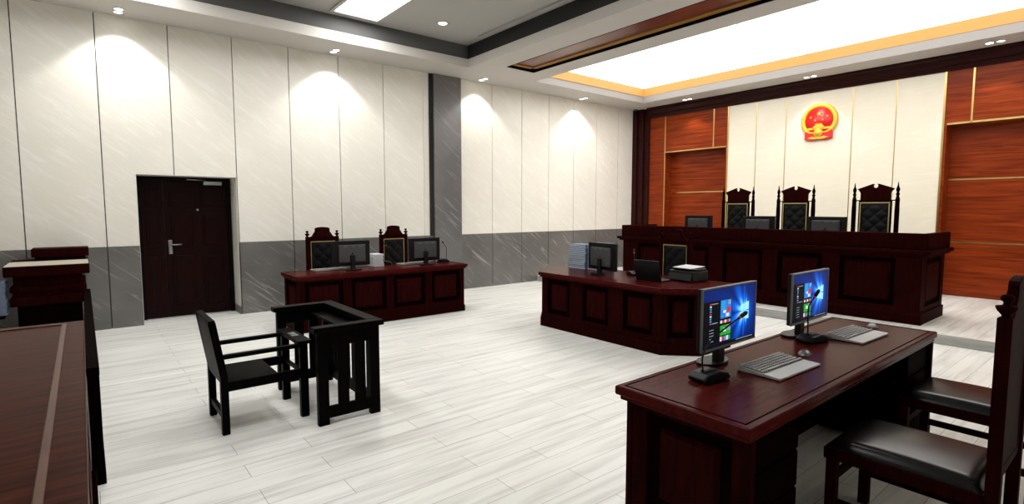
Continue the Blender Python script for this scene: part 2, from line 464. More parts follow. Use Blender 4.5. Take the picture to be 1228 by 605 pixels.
MB().lathe([(.085, -.001), (.085, -.008), (.07, -.012), (.066, -.006)]).build('ring', M['white_plastic'], sd)
MB().lathe([(.066, -.004), (.066, -.0105)]).build('lamp', M['lamp'], sd)
smk = thing('smoke_detector', 'small round smoke detector on the ceiling by the corner', 'smoke detector', (11.12, 8.74, CH))
MB().lathe([(.075, -.001), (.075, -.02), (.06, -.035)]).build('base', M['white_plastic'], smk)
MB().lathe([(.05, -.034), (.045, -.055), (.02, -.062)]).build('sensor', M['plastic_grey'], smk)

# ------------------------------------------------------------------ carved panels helper
def carved(parent, name, L, z0, z1, rects, T, thick=.03, frame=None, raised=None):
    """A frame-and-panel face in the local plane y=0 facing -y, x 0..L; rects are the sunk fields.
    Frame is made of stiles and rails; sunk ground behind; raised panels as children."""
    b = MB()
    xs = 0.
    rz0, rz1 = rects[0][2], rects[0][3]
    b.box(0, L, 0, thick, z0, rz0, T=T).box(0, L, 0, thick, rz1, z1, T=T)
    for x0, x1, _, _ in rects:
        b.box(xs, x0, 0, thick, rz0, rz1, T=T); xs = x1
    b.box(xs, L, 0, thick, rz0, rz1, T=T)
    o = b.build(name, frame or M['mahog'], parent)
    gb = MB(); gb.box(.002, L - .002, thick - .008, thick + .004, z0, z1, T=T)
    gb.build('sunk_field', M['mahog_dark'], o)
    for x0, x1, _, _ in rects:
        i = min(.062, (x1 - x0) * .2)
        r = MB()
        b2 = bmesh.new()
        a0, a1, h0, h1 = x0 + i, x1 - i, rz0 + i, rz1 - i
        q = .022
        pts = [(a0, thick - .008, h0), (a1, thick - .008, h0), (a1, thick - .008, h1), (a0, thick - .008, h1),
               (a0 + q, .006, h0 + q), (a1 - q, .006, h0 + q), (a1 - q, .006, h1 - q), (a0 + q, .006, h1 - q)]
        V = [b2.verts.new(p) for p in pts]
        b2.faces.new([V[4], V[5], V[6], V[7]])
        for j in range(4): b2.faces.new([V[j], V[(j + 1) % 4], V[4 + (j + 1) % 4], V[4 + j]])
        bmesh.ops.recalc_face_normals(b2, faces=b2.faces[:])
        r._merge(b2, T)
        r.build('raised_panel', raised or M['mahog_panel'], o)
    return o

def Tm(x, y, z=0, rz=0): return Matrix.Translation((x, y, z)) @ Matrix.Rotation(rz, 4, 'Z')

# ------------------------------------------------------------------ party desk (carved face to -y, users at +y)
def party_desk(label, loc, rotz, L=2.66, W=.70):
    o = thing('desk', label, 'desk', loc, rotz)
    H = .76
    l, w_ = L / 2, W / 2
    bx, fy, by = l - .045, -w_ + .045, w_ - .0
    t = MB()
    t.box(-l, l, -w_, w_, .715, H, .010, 3).box(-l + .02, l - .02, -w_ + .02, w_ - .01, .69, .716, .006)
    top = t.build('desk_top', M['mahog_top'], o)
    bd = MB(); q = .035
    z0, z1 = H - .001, H + .0025
    bd.box(-l + q, l - q, -w_ + q, -w_ + q + .006, z0, z1).box(-l + q, l - q, w_ - q - .006, w_ - q, z0, z1)
    bd.box(-l + q, -l + q + .006, -w_ + q, w_ - q, z0, z1).box(l - q - .006, l - q, -w_ + q, w_ - q, z0, z1)
    bd.build('bead', M['mahog'], top)
    n = 4; fw = 2 * bx; pit = .635; first = (fw - 3 * pit) / 2
    rects = [(first + pit * i - .26, first + pit * i + .26, .19, .665) for i in range(n)]
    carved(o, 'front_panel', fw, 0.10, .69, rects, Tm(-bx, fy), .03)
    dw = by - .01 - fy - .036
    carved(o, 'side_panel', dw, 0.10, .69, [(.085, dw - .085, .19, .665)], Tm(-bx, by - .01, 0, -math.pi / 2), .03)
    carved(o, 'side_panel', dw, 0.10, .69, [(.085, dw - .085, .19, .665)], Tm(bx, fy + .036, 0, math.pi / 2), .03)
    p = MB()
    p.box(-bx - .012, bx + .012, fy - .012, fy + .05, 0, .10, .006).box(-bx - .012, -bx + .045, fy + .05, by, 0, .10, .006).box(bx - .045, bx + .012, fy + .05, by, 0, .10, .006)
    p.build('plinth', M['mahog'], o)
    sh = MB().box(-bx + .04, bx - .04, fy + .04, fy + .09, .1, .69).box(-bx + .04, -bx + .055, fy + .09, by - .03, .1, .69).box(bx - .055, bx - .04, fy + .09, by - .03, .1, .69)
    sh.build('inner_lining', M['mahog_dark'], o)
    for q in (-1, 1):
        xa, xb_ = sorted((q * (bx - .056), q * (bx - .50)))
        pd = MB().box(xa, xb_, fy + .10, by - .045, .04, .688, .003).build('pedestal', M['mahog_dark'], o)
        for z0, z1 in ((.07, .33), (.345, .51), (.525, .67)):
            MB().box(xa + .015, xb_ - .015, by - .046, by - .032, z0, z1, .004).build('drawer', M['mahog_dark'], pd)
    return o
left_desk = party_desk('long dark red carved desk against the wall under two tall chairs', (3.435, 7.37, 0), 0, 2.66, .70)
near_desk = party_desk('long dark red carved desk in front holding two lit computer screens', (3.355, 1.335, 0), math.pi, 2.69, .69)

# ------------------------------------------------------------------ chairs
def tufted(w, h, z0, y, nx=4, nz=6, amp=.013):
    """tufted leather back facing -y"""
    def f(u, v):
        a = abs(math.sin(math.pi * (u * nx / 2 + v * nz / 2))) * abs(math.sin(math.pi * (u * nx / 2 - v * nz / 2)))
        edge = min(1., min(u, 1 - u, v, 1 - v) * 14)
        return Vector((-w / 2 + w * u, y - edge * (.006 + amp * math.sqrt(a)), z0 + h * v))
    return f

def cushion(m, x0, x1, y0, y1, z0, z1, n=14):
    """domed seat cushion"""
    def f(u, v):
        e = min(1., min(u, 1 - u) / .12); e2 = min(1., min(v, 1 - v) / .12)
        s = lambda q: math.sqrt(max(0, 1 - (1 - q) ** 2))
        dome = .5 + .5 * math.sin(math.pi * u) * math.sin(math.pi * v)
        return Vector((x0 + (x1 - x0) * u, y0 + (y1 - y0) * v, z0 + (z1 - z0) * s(e) * s(e2) * (.55 + .45 * dome)))
    m.grid(f, n * 2, n * 2)
    m.box(x0, x1, y0, y1, z0 - .02, z0 + .001)
    return m

FIN = [(.016, 0), (.014, .008), (.018, .014), (.030, .028), (.035, .040), (.034, .046), (.014, .050), (.011, .058), (.013, .064), (.021, .070), (.022, .082), (.017, .090), (.004, .094)]

def chair(w=.52, ptop=1.2):
    o = thing('armless_chair', 'x', 'chair')
    hw = w / 2; yb = .27; yf = -.345; s = .048
    for sx in (-1, 1):
        x0, x1 = sorted((sx * hw, sx * (hw - s)))
        p = MB().box(x0, x1, yb - s / 2, yb + s / 2, 0, ptop, .004).build('back_post', M['mahog'], o)
        MB().lathe(FIN, ((x0 + x1) / 2, yb, ptop), 16).build('finial', M['mahog'], p)
        MB().box(x0, x1, yf, yf + s, 0, .42, .004).build('leg', M['mahog'], o)
    f = MB()
    f.box(-hw - .005, hw + .005, yf - .012, yb - s / 2, .40, .458, .006)
    f.build('seat_frame', M['mahog'], o)
    cushion(MB(), -hw + .006, hw - .006, yf + .0, yb - s / 2 - .002, .458, .515).build('seat', M['leather'], o)
    for sx in (-1, 1):
        x = sx * (hw - s / 2)
        MB().box(x - .011, x + .011, yf + s, yb - s / 2, .16, .20, .003).build('stretcher', M['mahog'], o)
    MB().box(-hw + s, hw - s, yf + .012, yf + .034, .28, .32, .003).build('stretcher', M['mahog'], o)
    iw = hw - s
    b = MB()
    b.box(-iw, iw, yb - .014, yb + .014, 1.115, 1.16, .003).box(-iw, iw, yb - .014, yb + .014, .52, .56, .003)
    b.box(-iw, -iw + .03, yb - .014, yb + .014, .56, 1.115, .003).box(iw - .03, iw, yb - .014, yb + .014, .56, 1.115, .003)
    b.box(-iw + .03, iw - .03, yb - .002, yb + .012, .56, 1.115)
    b.build('back_frame', M['mahog'], o)
    bw = 2 * iw - .06
    MB().grid(tufted(bw, .555, .56, yb - .003), 40, 56).build('backrest', M['tuft'], o)
    gm = MB(); q = .010
    y0, y1 = yb - .022, yb - .012
    gm.box(-bw / 2 - q, bw / 2 + q, y0, y1, 1.112, 1.126).box(-bw / 2 - q, -bw / 2, y0, y1, .55, 1.112).box(bw / 2, bw / 2 + q, y0, y1, .55, 1.112)
    gm.build('gold_trim', M['gold_nail'], o)
    pts = [(iw, 1.16), (iw, 1.195), (iw - .03, 1.197), (iw - .055, 1.215), (iw - .075, 1.25), (iw - .095, 1.275), (.115, 1.295), (.112, 1.305), (.118, 1.318), (.105, 1.335), (.06, 1.346), (0, 1.35)]
    poly = pts + [(-x, z) for x, z in pts[::-1][1:]]
    cr = MB().prism(poly, yb - .018, yb + .018, 'y', .003)
    cm_ = cr.build('crest', M['mahog'], o)
    MB().prism([(.15, 1.19), (.10, 1.26), (.08, 1.29), (-.08, 1.29), (-.10, 1.26), (-.15, 1.19)], yb - .025, yb - .017, 'y', .003).build('carving', M['mahog_panel'], cm_)
    return o
ch = chair()
G = 'carved armless chairs'
place(ch, USED, (2.955, 8.18, 0), 0, 'tall carved chair behind the left end of the wall side desk', G)
place(ch, USED, (4.185, 8.18, 0), 0, 'tall carved chair nearer the pilaster, behind the wall side desk', G)
place(ch, USED, (6.28, 4.40, 0), R(90 + 180), 'carved chair behind the center desk, in front of the judges bench', G)
place(ch, USED, (3.07, .655, 0), math.pi, 'nearest black leather chair at the desk with two screens, bottom right', G)
place(ch, USED, (4.20, .655, 0), math.pi, 'black leather chair farther along the desk with two screens', G)

def judge_chair():
    o = thing('high_back_chair', 'x', 'chair')
    yb = .27; hw = .305
    for sx in (-1, 1):
        x = sx * hw
        pm = MB().box(x - .03, x + .03, yb - .03, yb + .03, 0, .95, .004)
        pm.lathe([(.030, .95), (.034, 1.0), (.034, 1.5), (.030, 1.62), (.033, 1.66), (.024, 1.70)], (x, yb, 0), 14)
        p = pm.build('back_post', M['mahog_dark'], o)
        MB().lathe([(.024, 1.70), (.018, 1.73), (.030, 1.75), (.016, 1.78), (.028, 1.815), (.026, 1.84), (.012, 1.88), (.004, 1.945)], (x, yb, 0), 14).build('finial', M['mahog_dark'], p)
        MB().box(x - .03, x + .03, -.33, -.27, 0, .66, .004).build('leg', M['mahog_dark'], o)
        MB().box(x - .035, x + .035, -.34, yb - .03, .66, .70, .008).build('armrest', M['mahog_dark'], o)
    MB().box(-.27, .27, -.33, yb - .03, .38, .45, .006).build('seat_frame', M['mahog_dark'], o)
    cushion(MB(), -.26, .26, -.32, yb - .035, .45, .52).build('seat', M['leather'], o)
    b = MB()
    b.box(-.232, .232, yb - .02, yb + .02, 1.62, 1.655, .003).box(-.232, .232, yb - .02, yb + .02, .60, .66, .003)
    b.box(-.232, -.207, yb - .02, yb + .02, .66, 1.62).box(.207, .232, yb - .02, yb + .02, .66, 1.62).box(-.207, .207, yb, yb + .015, .66, 1.62)
    b.box(-.29, .29, yb - .012, yb + .012, 1.645, 1.662).box(-.29, .29, yb - .012, yb + .012, .60, .63)
    b.build('back_frame', M['mahog_dark'], o)
    MB().grid(tufted(.40, .95, .66, yb - .004, 4, 10), 40, 90).build('backrest', M['tuft'], o)
    gm = MB(); y0, y1 = yb - .03, yb - .018
    gm.box(-.212, .212, y0, y1, 1.606, 1.626).box(-.212, -.197, y0, y1, .66, 1.606).box(.197, .212, y0, y1, .66, 1.606)
    gm.build('gold_trim', M['gold_nail'], o)
    right = [(.212, 1.655), (.212, 1.765), (.218, 1.79), (.255, 1.838), (.255, 1.846)]
    apex = [(.04, 1.925), (.032, 1.925)]
    notch = [(.035 * math.cos(a), 1.892 + .035 * math.sin(a)) for a in [R(40 - i * 26) for i in range(11)]]
    poly = right + apex + notch + [(-x, z) for x, z in (right + apex)[::-1]]
    MB().prism(poly, yb - .02, yb + .02, 'y').build('crest', M['mahog'], o)
    return o
jc = judge_chair()
GJ = 'high back chairs of the judges'
place(jc, USED, (9.86, 5.404, PZ), R(-90), 'high judge chair farthest from the camera, beside the left wood panel', GJ)
place(jc, USED, (9.86, 4.311, PZ), R(-90), 'high judge chair in the middle, below the emblem', GJ)
place(jc, USED, (9.86, 3.056, PZ), R(-90), 'high judge chair at the right of the three, near the bench end', GJ)

# ------------------------------------------------------------------ judges' bench
jb = thing('judges_bench', 'long raised dark red judges bench on the platform before the ivory wall', 'bench', (8.4, 4.43, PZ))
y0, y1 = -2.46, 2.42
zb = .93
fp = [(b - 1.97, a - 1.97) for a, b in ((2.94, 2.264), (3.813, 3.172), (4.718, 4.048), (5.561, 4.98), (6.496, 5.828))]
rects = [(a, b, .22, .86) for a, b in fp]
LB = y1 - y0
# front face plane x=0 facing -x ; local x of carved runs with -y: mirror rects
rects = sorted([(LB - b, LB - a, p, q) for a, b, p, q in rects])
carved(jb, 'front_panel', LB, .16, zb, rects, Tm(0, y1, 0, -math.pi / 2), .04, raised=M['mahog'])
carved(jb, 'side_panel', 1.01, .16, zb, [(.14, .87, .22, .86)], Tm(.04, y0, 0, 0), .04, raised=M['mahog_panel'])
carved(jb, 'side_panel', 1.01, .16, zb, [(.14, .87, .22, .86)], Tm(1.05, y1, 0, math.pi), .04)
p = MB().prism([(-.02, 0), (-.02, .13), (0, .16), (.05, .16), (.05, 0)], y0 - .02, y1 + .02, 'y')
p.box(.05, 1.06, y0 - .02, y0 + .05, 0, .16, .01).box(.05, 1.06, y1 - .05, y1 + .02, 0, .16, .01)
p.build('plinth', M['mahog'], jb)
wt = MB().box(-.085, 1.06, y0 - .10, y1 + .10, zb, zb + .05, .012, 3).box(-.05, 1.05, y0 - .06, y1 + .06, zb - .03, zb + .001, .006)
wt.build('worktop', M['mahog'], jb)
bz = 1.197
bo = MB().box(-.02, .06, y0 - .055, y1 + .03, zb + .05, bz, .012, 3)
bo.box(.06, 1.05, y0 - .055, y0 + .02, zb + .05, bz, .012, 3).box(.06, 1.05, y1 - .045, y1 + .03, zb + .05, bz, .012, 3)
bo.build('privacy_board', M['mahog'], jb)
bb = MB().box(.2, 1.0, y0 + .06, y1 - .06, .1, .12)
bb.build('foot_shelf', M['mahog_dark'], jb)

# ------------------------------------------------------------------ center (clerk) desk with chamfered corners; carved face to -x
cd = thing('clerk_desk', 'dark red carved desk with cut corners in front of the judges bench', 'desk', (4.97, 4.49, 0))
hf, he, dp, cx = .99, 1.29, .93, .30     # half front, half full, depth, chamfer run
o_ = .05
def outline(e):
    k = e * .414
    return [(-e, hf + k), (-e, -hf - k), (cx - k, -he - e), (dp + e, -he - e), (dp + e, he + e), (cx - k, he + e)]
tp = MB().prism(outline(o_), .715, .76, 'z', .008)
tp.prism(outline(.03), .69, .716, 'z')
tp.build('desk_top', M['mahog_top'], cd)
rf = [(hf * 2 / 3 * (i + .5) - .215, hf * 2 / 3 * (i + .5) + .215, .19, .665) for i in range(3)]
carved(cd, 'front_panel', 2 * hf, .12, .69, rf, Tm(0, hf, 0, -math.pi / 2), .03)
cl_ = math.hypot(cx, he - hf)
carved(cd, 'corner_panel', cl_, .12, .69, [(.07, cl_ - .07, .19, .665)], Tm(0, -hf, 0, math.atan2(-(he - hf), cx)), .03)
carved(cd, 'corner_panel', cl_, .12, .69, [(.07, cl_ - .07, .19, .665)], Tm(cx, he, 0, math.atan2(-(he - hf), -cx)), .03)
sl = dp - cx
carved(cd, 'side_panel', sl, .12, .69, [(.09, sl - .09, .19, .665)], Tm(cx, -he, 0, 0), .03)
carved(cd, 'side_panel', sl, .12, .69, [(.09, sl - .09, .19, .665)], Tm(dp, he, 0, math.pi), .03)
e = .02; k_ = e * .414
pp = [(-e, hf + k_), (-e, -hf - k_), (cx - k_, -he - e), (dp, -he - e), (dp, -he + .05), (cx, -he + .05), (.05, -hf), (.05, hf), (cx, he - .05), (dp, he - .05), (dp, he + e), (cx - k_, he + e)]
MB().prism(pp, 0, .12, 'z').build('plinth', M['mahog'], cd)

# ------------------------------------------------------------------ computers
def monitor(lit=False, w=.56, h=.335, zc=.285, back='grey'):
    """faces -y; origin on the surface it stands on"""
    o = thing('monitor', 'x', 'monitor')
    z0, z1 = zc - h / 2, zc + h / 2
    MB().box(-w / 2, w / 2, -.012, .018, z0, z1, .004).build('housing', M['plastic'], o)
    r = MB().box(-w / 2 - .001, w / 2 + .001, -.016, -.004, z1 - .006, z1 + .001).box(-w / 2 - .001, -w / 2 + .006, -.016, -.004, z0, z1 - .006).box(w / 2 - .006, w / 2 + .001, -.016, -.004, z0, z1 - .006).box(-w / 2 - .001, w / 2 + .001, -.016, -.004, z0 - .001, z0 + .012)
    r.build('bezel', M['rim'] if lit else M['plastic'], o)
    bk = MB().box(-w * .36, w * .36, .016, .048, z0 + .05, z1 - .055, .012)
    bo = bk.build('back_cover', M['plastic_grey'], o)
    v = MB()
    for i in range(3):
        v.box(-.15 + i * .11, -.10 + i * .11, .047, .0495, z1 - .085, z1 - .075)
    v.build('vent', M['rim'], bo)
    MB().lathe([(.014, .047), (.012, .050)], (0, 0, zc), 16, 'y').build('badge', M['plastic'], bo)
    MB().box(-.035, .035, .03, .07, .012, zc - .02, .006).build('stand_neck', M['plastic'], o)
    MB().prism([(.12 * math.cos(t),   .085 + .07 * math.sin(t)) for t in [2 * math.pi * i / 28 for i in range(28)]], 0, .014, 'z').build('stand_base', M['plastic'], o)
    return o, z0, z1

def screen_mat(w, z0, h):
    """wallpaper: dark blue with beams fanning out of the bright window mark"""
    m, nt, b = new_mat('screen_wallpaper'); L = nt.links.new
    tc = N(nt, 'ShaderNodeTexCoord'); sp = N(nt, 'ShaderNodeSeparateXYZ')
    L(tc.outputs['Object'], sp.inputs[0])
    def mth(op, a, b_=None):
        n = N(nt, 'ShaderNodeMath', operation=op)
        for i, x in enumerate((a, b_)):
            if x is None: continue
            if isinstance(x, (int, float)): n.inputs[i].default_value = x
            else: L(x, n.inputs[i])
        return n.outputs[0]
    dx = mth('SUBTRACT', sp.outputs['X'], w * .27); dz = mth('SUBTRACT', sp.outputs['Z'], z0 + h * .52)
    dist = mth('SQRT', mth('ADD', mth('MULTIPLY', dx, dx), mth('MULTIPLY', dz, dz)))
    ang = mth('ARCTAN2', dz, mth('ABSOLUTE', dx))
    beam = mth('ABSOLUTE', mth('SINE', mth('MULTIPLY', ang, 4.5)))
    left = mth('LESS_THAN', dx, .03)
    glow = mth('DIVIDE', .0085, mth('ADD', mth('MULTIPLY', dist, dist), .006))
    fall = mth('DIVIDE', .05, mth('ADD', dist, .06))
    amt = mth('ADD', mth('MULTIPLY', glow, .55), mth('MULTIPLY', mth('MULTIPLY', mth('MULTIPLY', beam, left), fall), 1.15))
    rp = ramp(nt, [(0, (.001, .004, .05)), (.3, (.001, .026, .25)), (.65, (.004, .17, .95)), (1., (.2, .75, 1.3))])
    L(amt, rp.inputs[0]); L(rp.outputs[0], b.inputs['Emission Color']); b.inputs['Emission Strength'].default_value = 1.
    b.inputs['Base Color'].default_value = (.002, .002, .004, 1); b.inputs['Roughness'].default_value = .4; b.inputs['Specular IOR Level'].default_value = .05
    return m

def glow(name, rgb, s=1.):
    return plain(name, tuple(c * .1 for c in rgb), .5, emit=rgb, es=s, spec=.05)
TILE = [glow('tile_blue', (.02, .22, .75)), glow('tile_sky', (.03, .35, .8)), glow('tile_green', (.02, .38, .04)), glow('tile_white', (.75, .75, .78)),
        glow('tile_red', (.65, .03, .06)), glow('tile_black', (.004, .004, .006)), glow('tile_grey', (.3, .34, .4)), glow('tile_cyan', (.35, .8, 1.), 1.1)]
def lit_monitor():
    o, z0, z1 = monitor(True)
    w, h = .545, z1 - z0 - .024
    zb = z0 + .015
    sm = screen_mat(w, zb, h)
    sc = MB().box(-w / 2, w / 2, -.0135, -.0122, zb, zb + h).build('screen', sm, o)
    # window mark: four panes, slightly in perspective
    lg = MB()
    cx0, cz = w * .27, zb + h * .52
    for (xa, xb, sgn) in ((-.040, -.004, 1), (.002, .052, 1)):
        for up in (0, 1):
            ha, hb = .036 + (xa + .04) * .16, .036 + (xb + .04) * .16
            if up: pts = [(cx0 + xa, cz + .003), (cx0 + xb, cz + .003), (cx0 + xb, cz + hb), (cx0 + xa, cz + ha)]
            else: pts = [(cx0 + xa, cz - ha), (cx0 + xb, cz - hb), (cx0 + xb, cz - .003), (cx0 + xa, cz - .003)]
            lg.prism(pts, -.0142, -.0134, 'y')
    lg.build('window_logo', TILE[7], sc)
    # start menu
    X = lambda u: -w / 2 + w * u
    Zz = lambda v: zb + h * v
    menu = MB(); menu.mat(5).box(X(.04), X(.52), -.0139, -.0134, Zz(.05), Zz(.80))
    random.seed(3)
    def tl(u0, u1, v0, v1, mi, y=-.0143): menu.mat(mi).box(X(u0), X(u1), y, -.0138, Zz(v0), Zz(v1))
    tl(.31, .51, .47, .79, 0); tl(.32, .40, .62, .78, 1, -.0146); tl(.36, .41, .56, .61, 3, -.0147); tl(.43, .50, .57, .66, 4, -.0147); tl(.41, .47, .49, .55, 3, -.0147); tl(.45, .50, .70, .77, 6, -.0147); tl(.33, .36, .49, .53, 1, -.0147)
    for i, mi in enumerate((3, 4, 3, 4, 6)): tl(.31 + i * .04, .343 + i * .04, .385, .435, mi)
    tl(.31, .51, .17, .345, 2); tl(.37, .42, .23, .30, 3, -.0147); tl(.44, .50, .24, .34, 6, -.0147)
    for i, mi in enumerate((3, 4, 1, 3, 2)): tl(.31 + i * .04, .345 + i * .04, .07, .15, mi)
    tl(.0, .04, .05, .80, 5)
    for i in range(9):
        v = .74 - i * .042
        tl(.115, .145, v, v + .026, (4, 3, 1, 1, 4, 3, 1, 1, 4)[i]); 
        if i in (0, 8): tl(.155, .26, v + .004, v + .018, 6)
    for i in range(5):
        v = .30 - i * .05
        tl(.115, .19, v, v + .012, 6)
    tl(.62, .96, .02, .032, 6)
    menu.build('start_menu', TILE, sc)
    tb = MB().box(X(0), X(1), -.0139, -.0134, Zz(0), Zz(.045)).build('taskbar', TILE[5], sc)
    return o
lm = lit_monitor()
place(lm, USED, (2.745, 1.50, .763), 0, 'lit blue computer screen nearest the camera on the front desk', 'lit monitors')
place(lm, USED, (3.785, 1.50, .763), 0, 'lit blue computer screen farther along the front desk', 'lit monitors')
om, _, _ = monitor(False, .55, .36, .235)
GM = 'dark monitors seen from behind'
place(om, USED, (2.985, 7.37, .763), math.pi, 'dark monitor seen from behind, left one on the wall side desk', GM)
place(om, USED, (4.175, 7.37, .763), math.pi, 'dark monitor seen from behind, on the wall side desk near the pilaster', GM)
place(om, USED, (5.40, 4.75, .763), R(82), 'dark monitor seen from behind, on the center desk by the paper files', GM)
place(om, USED, (8.85, 5.47, 1.10), R(90), 'dark monitor top over the judges bench before the left wood panel', GM)
place(om, USED, (8.85, 4.35, 1.10), R(90), 'dark monitor top over the judges bench between first two judge chairs', GM)
place(om, USED, (8.85, 3.30, 1.10), R(90), 'dark monitor top over the judges bench beside the rightmost judge chair', GM)

def keyboard():
    o = thing('keyboard', 'x', 'keyboard')
    W_, D_ = .45, .235
    MB().prism([(-D_ / 2, .0), (-D_ / 2, .012), (-.02, .016), (D_ / 2, .026), (D_ / 2, 0)], -W_ / 2, W_ / 2, 'x', .003).build('tray', M['kb'], o)
    MB().prism([(-.028, .0155), (-.028, .0172), (.112, .0268), (.112, .0255)], -W_ / 2 + .008, W_ / 2 - .008, 'x').build('key_bed', M['plastic'], o)
    ks = MB()
    for r_ in range(6):
        y = -.020 + r_ * .0225; z = .0165 + (y + .02) * .073
        n = 20
        x = -W_ / 2 + .012
        i = 0
        while x < W_ / 2 - .02:
            wd = .0185
            if r_ == 0 and i == 3: wd = .125
            if r_ in (1, 2) and i == 0: wd = .032
            ks.box(x, x + wd - .0065, y, y + .0145, z - .002, z + .008, .0015, 1)
            x += wd + .002; i += 1
    ks.build('keys', M['key'], o)
    return o
kb = keyboard()
GK = 'grey keyboards'
place(kb, USED, (2.93, 1.295, .7625), R(-2), 'grey keyboard in front of the nearest lit screen', GK)
place(kb, USED, (4.09, 1.30, .7625), R(-2), 'grey keyboard in front of the farther lit screen', GK)
place(kb, USED, (2.72, 7.56, .7625), math.pi, 'keyboard on the wall side desk before its left chair', GK)
place(kb, USED, (4.07, 7.56, .7625), math.pi, 'keyboard on the wall side desk before the chair nearer the pilaster', GK)

def mouse():
    o = thing('computer_mouse', 'x', 'mouse')
    def f(u, v):
        t = 2 * math.pi * u; r = math.sin(v * math.pi / 2)
        x = .036 * math.cos(t) * r; y = .062 * math.sin(t) * r
        return Vector((x, y, .026 * math.cos(v * math.pi / 2) * (1 + .25 * math.sin(t) * r)))
    MB().grid(f, 28, 10).prism([(.036 * math.cos(2 * math.pi * i / 28), .062 * math.sin(2 * math.pi * i / 28)) for i in range(28)], 0, .002, 'z').build('body', M['mouse'], o)
    def f2(u, v):
        p = f(.25 + (u - .5) * .36, .25 + v * .62); return p + Vector((0, 0, .0012))
    MB().grid(f2, 12, 8).build('buttons', M['plastic'], o)
    return o
ms = mouse()
place(ms, USED, (3.325, 1.325, .7625), R(-70), 'grey mouse beside the keyboard of the nearest lit screen', 'grey mice')
place(ms, USED, (4.50, 1.33, .7625), R(-70), 'dark grey mouse at the far end of the front desk', 'grey mice')

def mic(path):
    """desk microphone: wedge base, gooseneck, head"""
    o = thing('desk_microphone', 'x', 'microphone')
    b = MB().prism([(-.10, 0), (-.105, .024), (-.07, .044), (.02, .054), (.085, .036), (.10, .014), (.10, 0)], -.052, .052, 'y', .008)
    b.build('base', M['plastic'], o)
    MB().box(-.05, .01, -.018, .018, .046, .056, .002).build('button', M['plastic_grey'], o)
    p = [Vector(q) for q in path]
    sm = []
    for i in range(len(p) - 1):
        a, b_, c_, d_ = p[max(i - 1, 0)], p[i], p[i + 1], p[min(i + 2, len(p) - 1)]
        for k in range(8):
            t = k / 8
            sm.append(.5 * ((2 * b_) + (c_ - a) * t + (2 * a - 5 * b_ + 4 * c_ - d_) * t * t + (3 * b_ - a - 3 * c_ + d_) * t ** 3))
    sm.append(p[-1])
    MB().tube(sm, .0045, 8).build('gooseneck', M['plastic'], o)
    d_ = (p[-1] - p[-2]).normalized()
    MB().tube([p[-1], p[-1] + d_ * .012], .0085, 10).build('ring_light', M['mic_red'], o)
    MB().tube([p[-1] + d_ * .012, p[-1] + d_ * .02, p[-1] + d_ * .055, p[-1] + d_ * .066], [.007, .011, .011, .005], 10).build('head', M['plastic'], o)
    return o
m1 = mic([(-.05, 0, .04), (-.045, .01, .12), (.0, .0, .20), (.11, -.01, .26), (.19, -.02, .30)])
place(m1, USED, (2.455, 1.43, .7625), R(-8), 'black gooseneck microphone in front of the nearest lit screen', 'gooseneck microphones')
m2 = mic([(-.05, 0, .04), (-.055, .0, .11), (-.058, .0, .18), (-.05, -.0, .24), (-.02, -.01, .29)])
m2['group'] = 'gooseneck microphones'
place(m2, USED, (3.70, 1.43, .7625), R(-12), 'black gooseneck microphone in front of the farther lit screen', 'gooseneck microphones')
place(m2, USED, (3.68, 7.74, .7625), R(150), 'black gooseneck microphone between the monitors on the wall side desk', 'gooseneck microphones')
place(m2, USED, (4.60, 7.50, .7625), R(150), 'black gooseneck microphone at the pilaster end of the wall side desk', 'gooseneck microphones')
place(m2, USED, (5.62, 4.42, .7625), R(60), 'black gooseneck microphone between monitor and laptop on the center desk', 'gooseneck microphones')

# printer and laptop on the center desk
pr = thing('printer', 'black printer with raised pale paper tray on the center desk', 'printer', (5.74, 3.66, .7605), R(-97))
MB().box(-.18, .18, -.15, .14, 0, .13, .015).prism([(-.15, .0), (-.18, .02), (-.15, .10)], -.17, .17, 'x').build('body', M['plastic'], pr)
MB().box(-.17, .17, -.10, .12, .13, .155, .01).build('scanner_lid', M['plastic'], pr)
MB().prism([(-.13, .157), (.12, .172), (.12, .178), (-.13, .163)], -.14, .14, 'x').build('paper_tray', M['paper'], pr)
lp = thing('laptop', 'open black laptop seen from behind on the center desk', 'laptop', (5.40, 3.93, .7605), R(92))
MB().box(-.18, .18, -.13, .10, 0, .018, .004).build('base', M['plastic'], lp)
MB().box(-.18, .18, -.004, .006, 0, .25, .003, T=Matrix.Translation((0, .10, .014)) @ Matrix.Rotation(R(-14), 4, 'X')).build('lid', M['plastic'], lp)

# ------------------------------------------------------------------ paper files
def file_proto(w, d, h, pages='file_pale'):
    o = thing('paper_file', 'x', 'file')
    MB().box(-w / 2, w / 2, -d / 2, d / 2, 0, h * .16, .0008, 1).box(-w / 2, w / 2, -d / 2, d / 2, h * .84, h, .0008, 1).box(-w / 2, -w / 2 + .004, -d / 2, d / 2, h * .16, h * .84).build('cover', M['file_blue'], o)
    MB().box(-w / 2 + .004, w / 2 - .006, -d / 2 + .004, d / 2 - .004, h * .16, h * .84).build('pages', M[pages], o)
    return o
def stack(n, x, y, z, w, d, h, rz, label, group, pages='file_pale'):
    pf = file_proto(w, d, h, pages)
    for i in range(n):
        place(pf, USED, (x + random.uniform(-.006, .006), y + random.uniform(-.006, .006), z + i * (h + .0004)), rz + R(random.uniform(-2, 2)), label, group)
stack(13, 5.74, 5.44, .7605, .34, .24, .027, R(90), 'blue grey paper file in the taller stack at the left end of the center desk', 'files stacked at the end of the center desk')
stack(14, 5.78, 5.12, .7605, .30, .24, .027, R(90), 'blue grey paper file in the stack behind the center desk monitor', 'files stacked behind the center desk monitor')
pw_ = thing('paper_file', 'x', 'file')
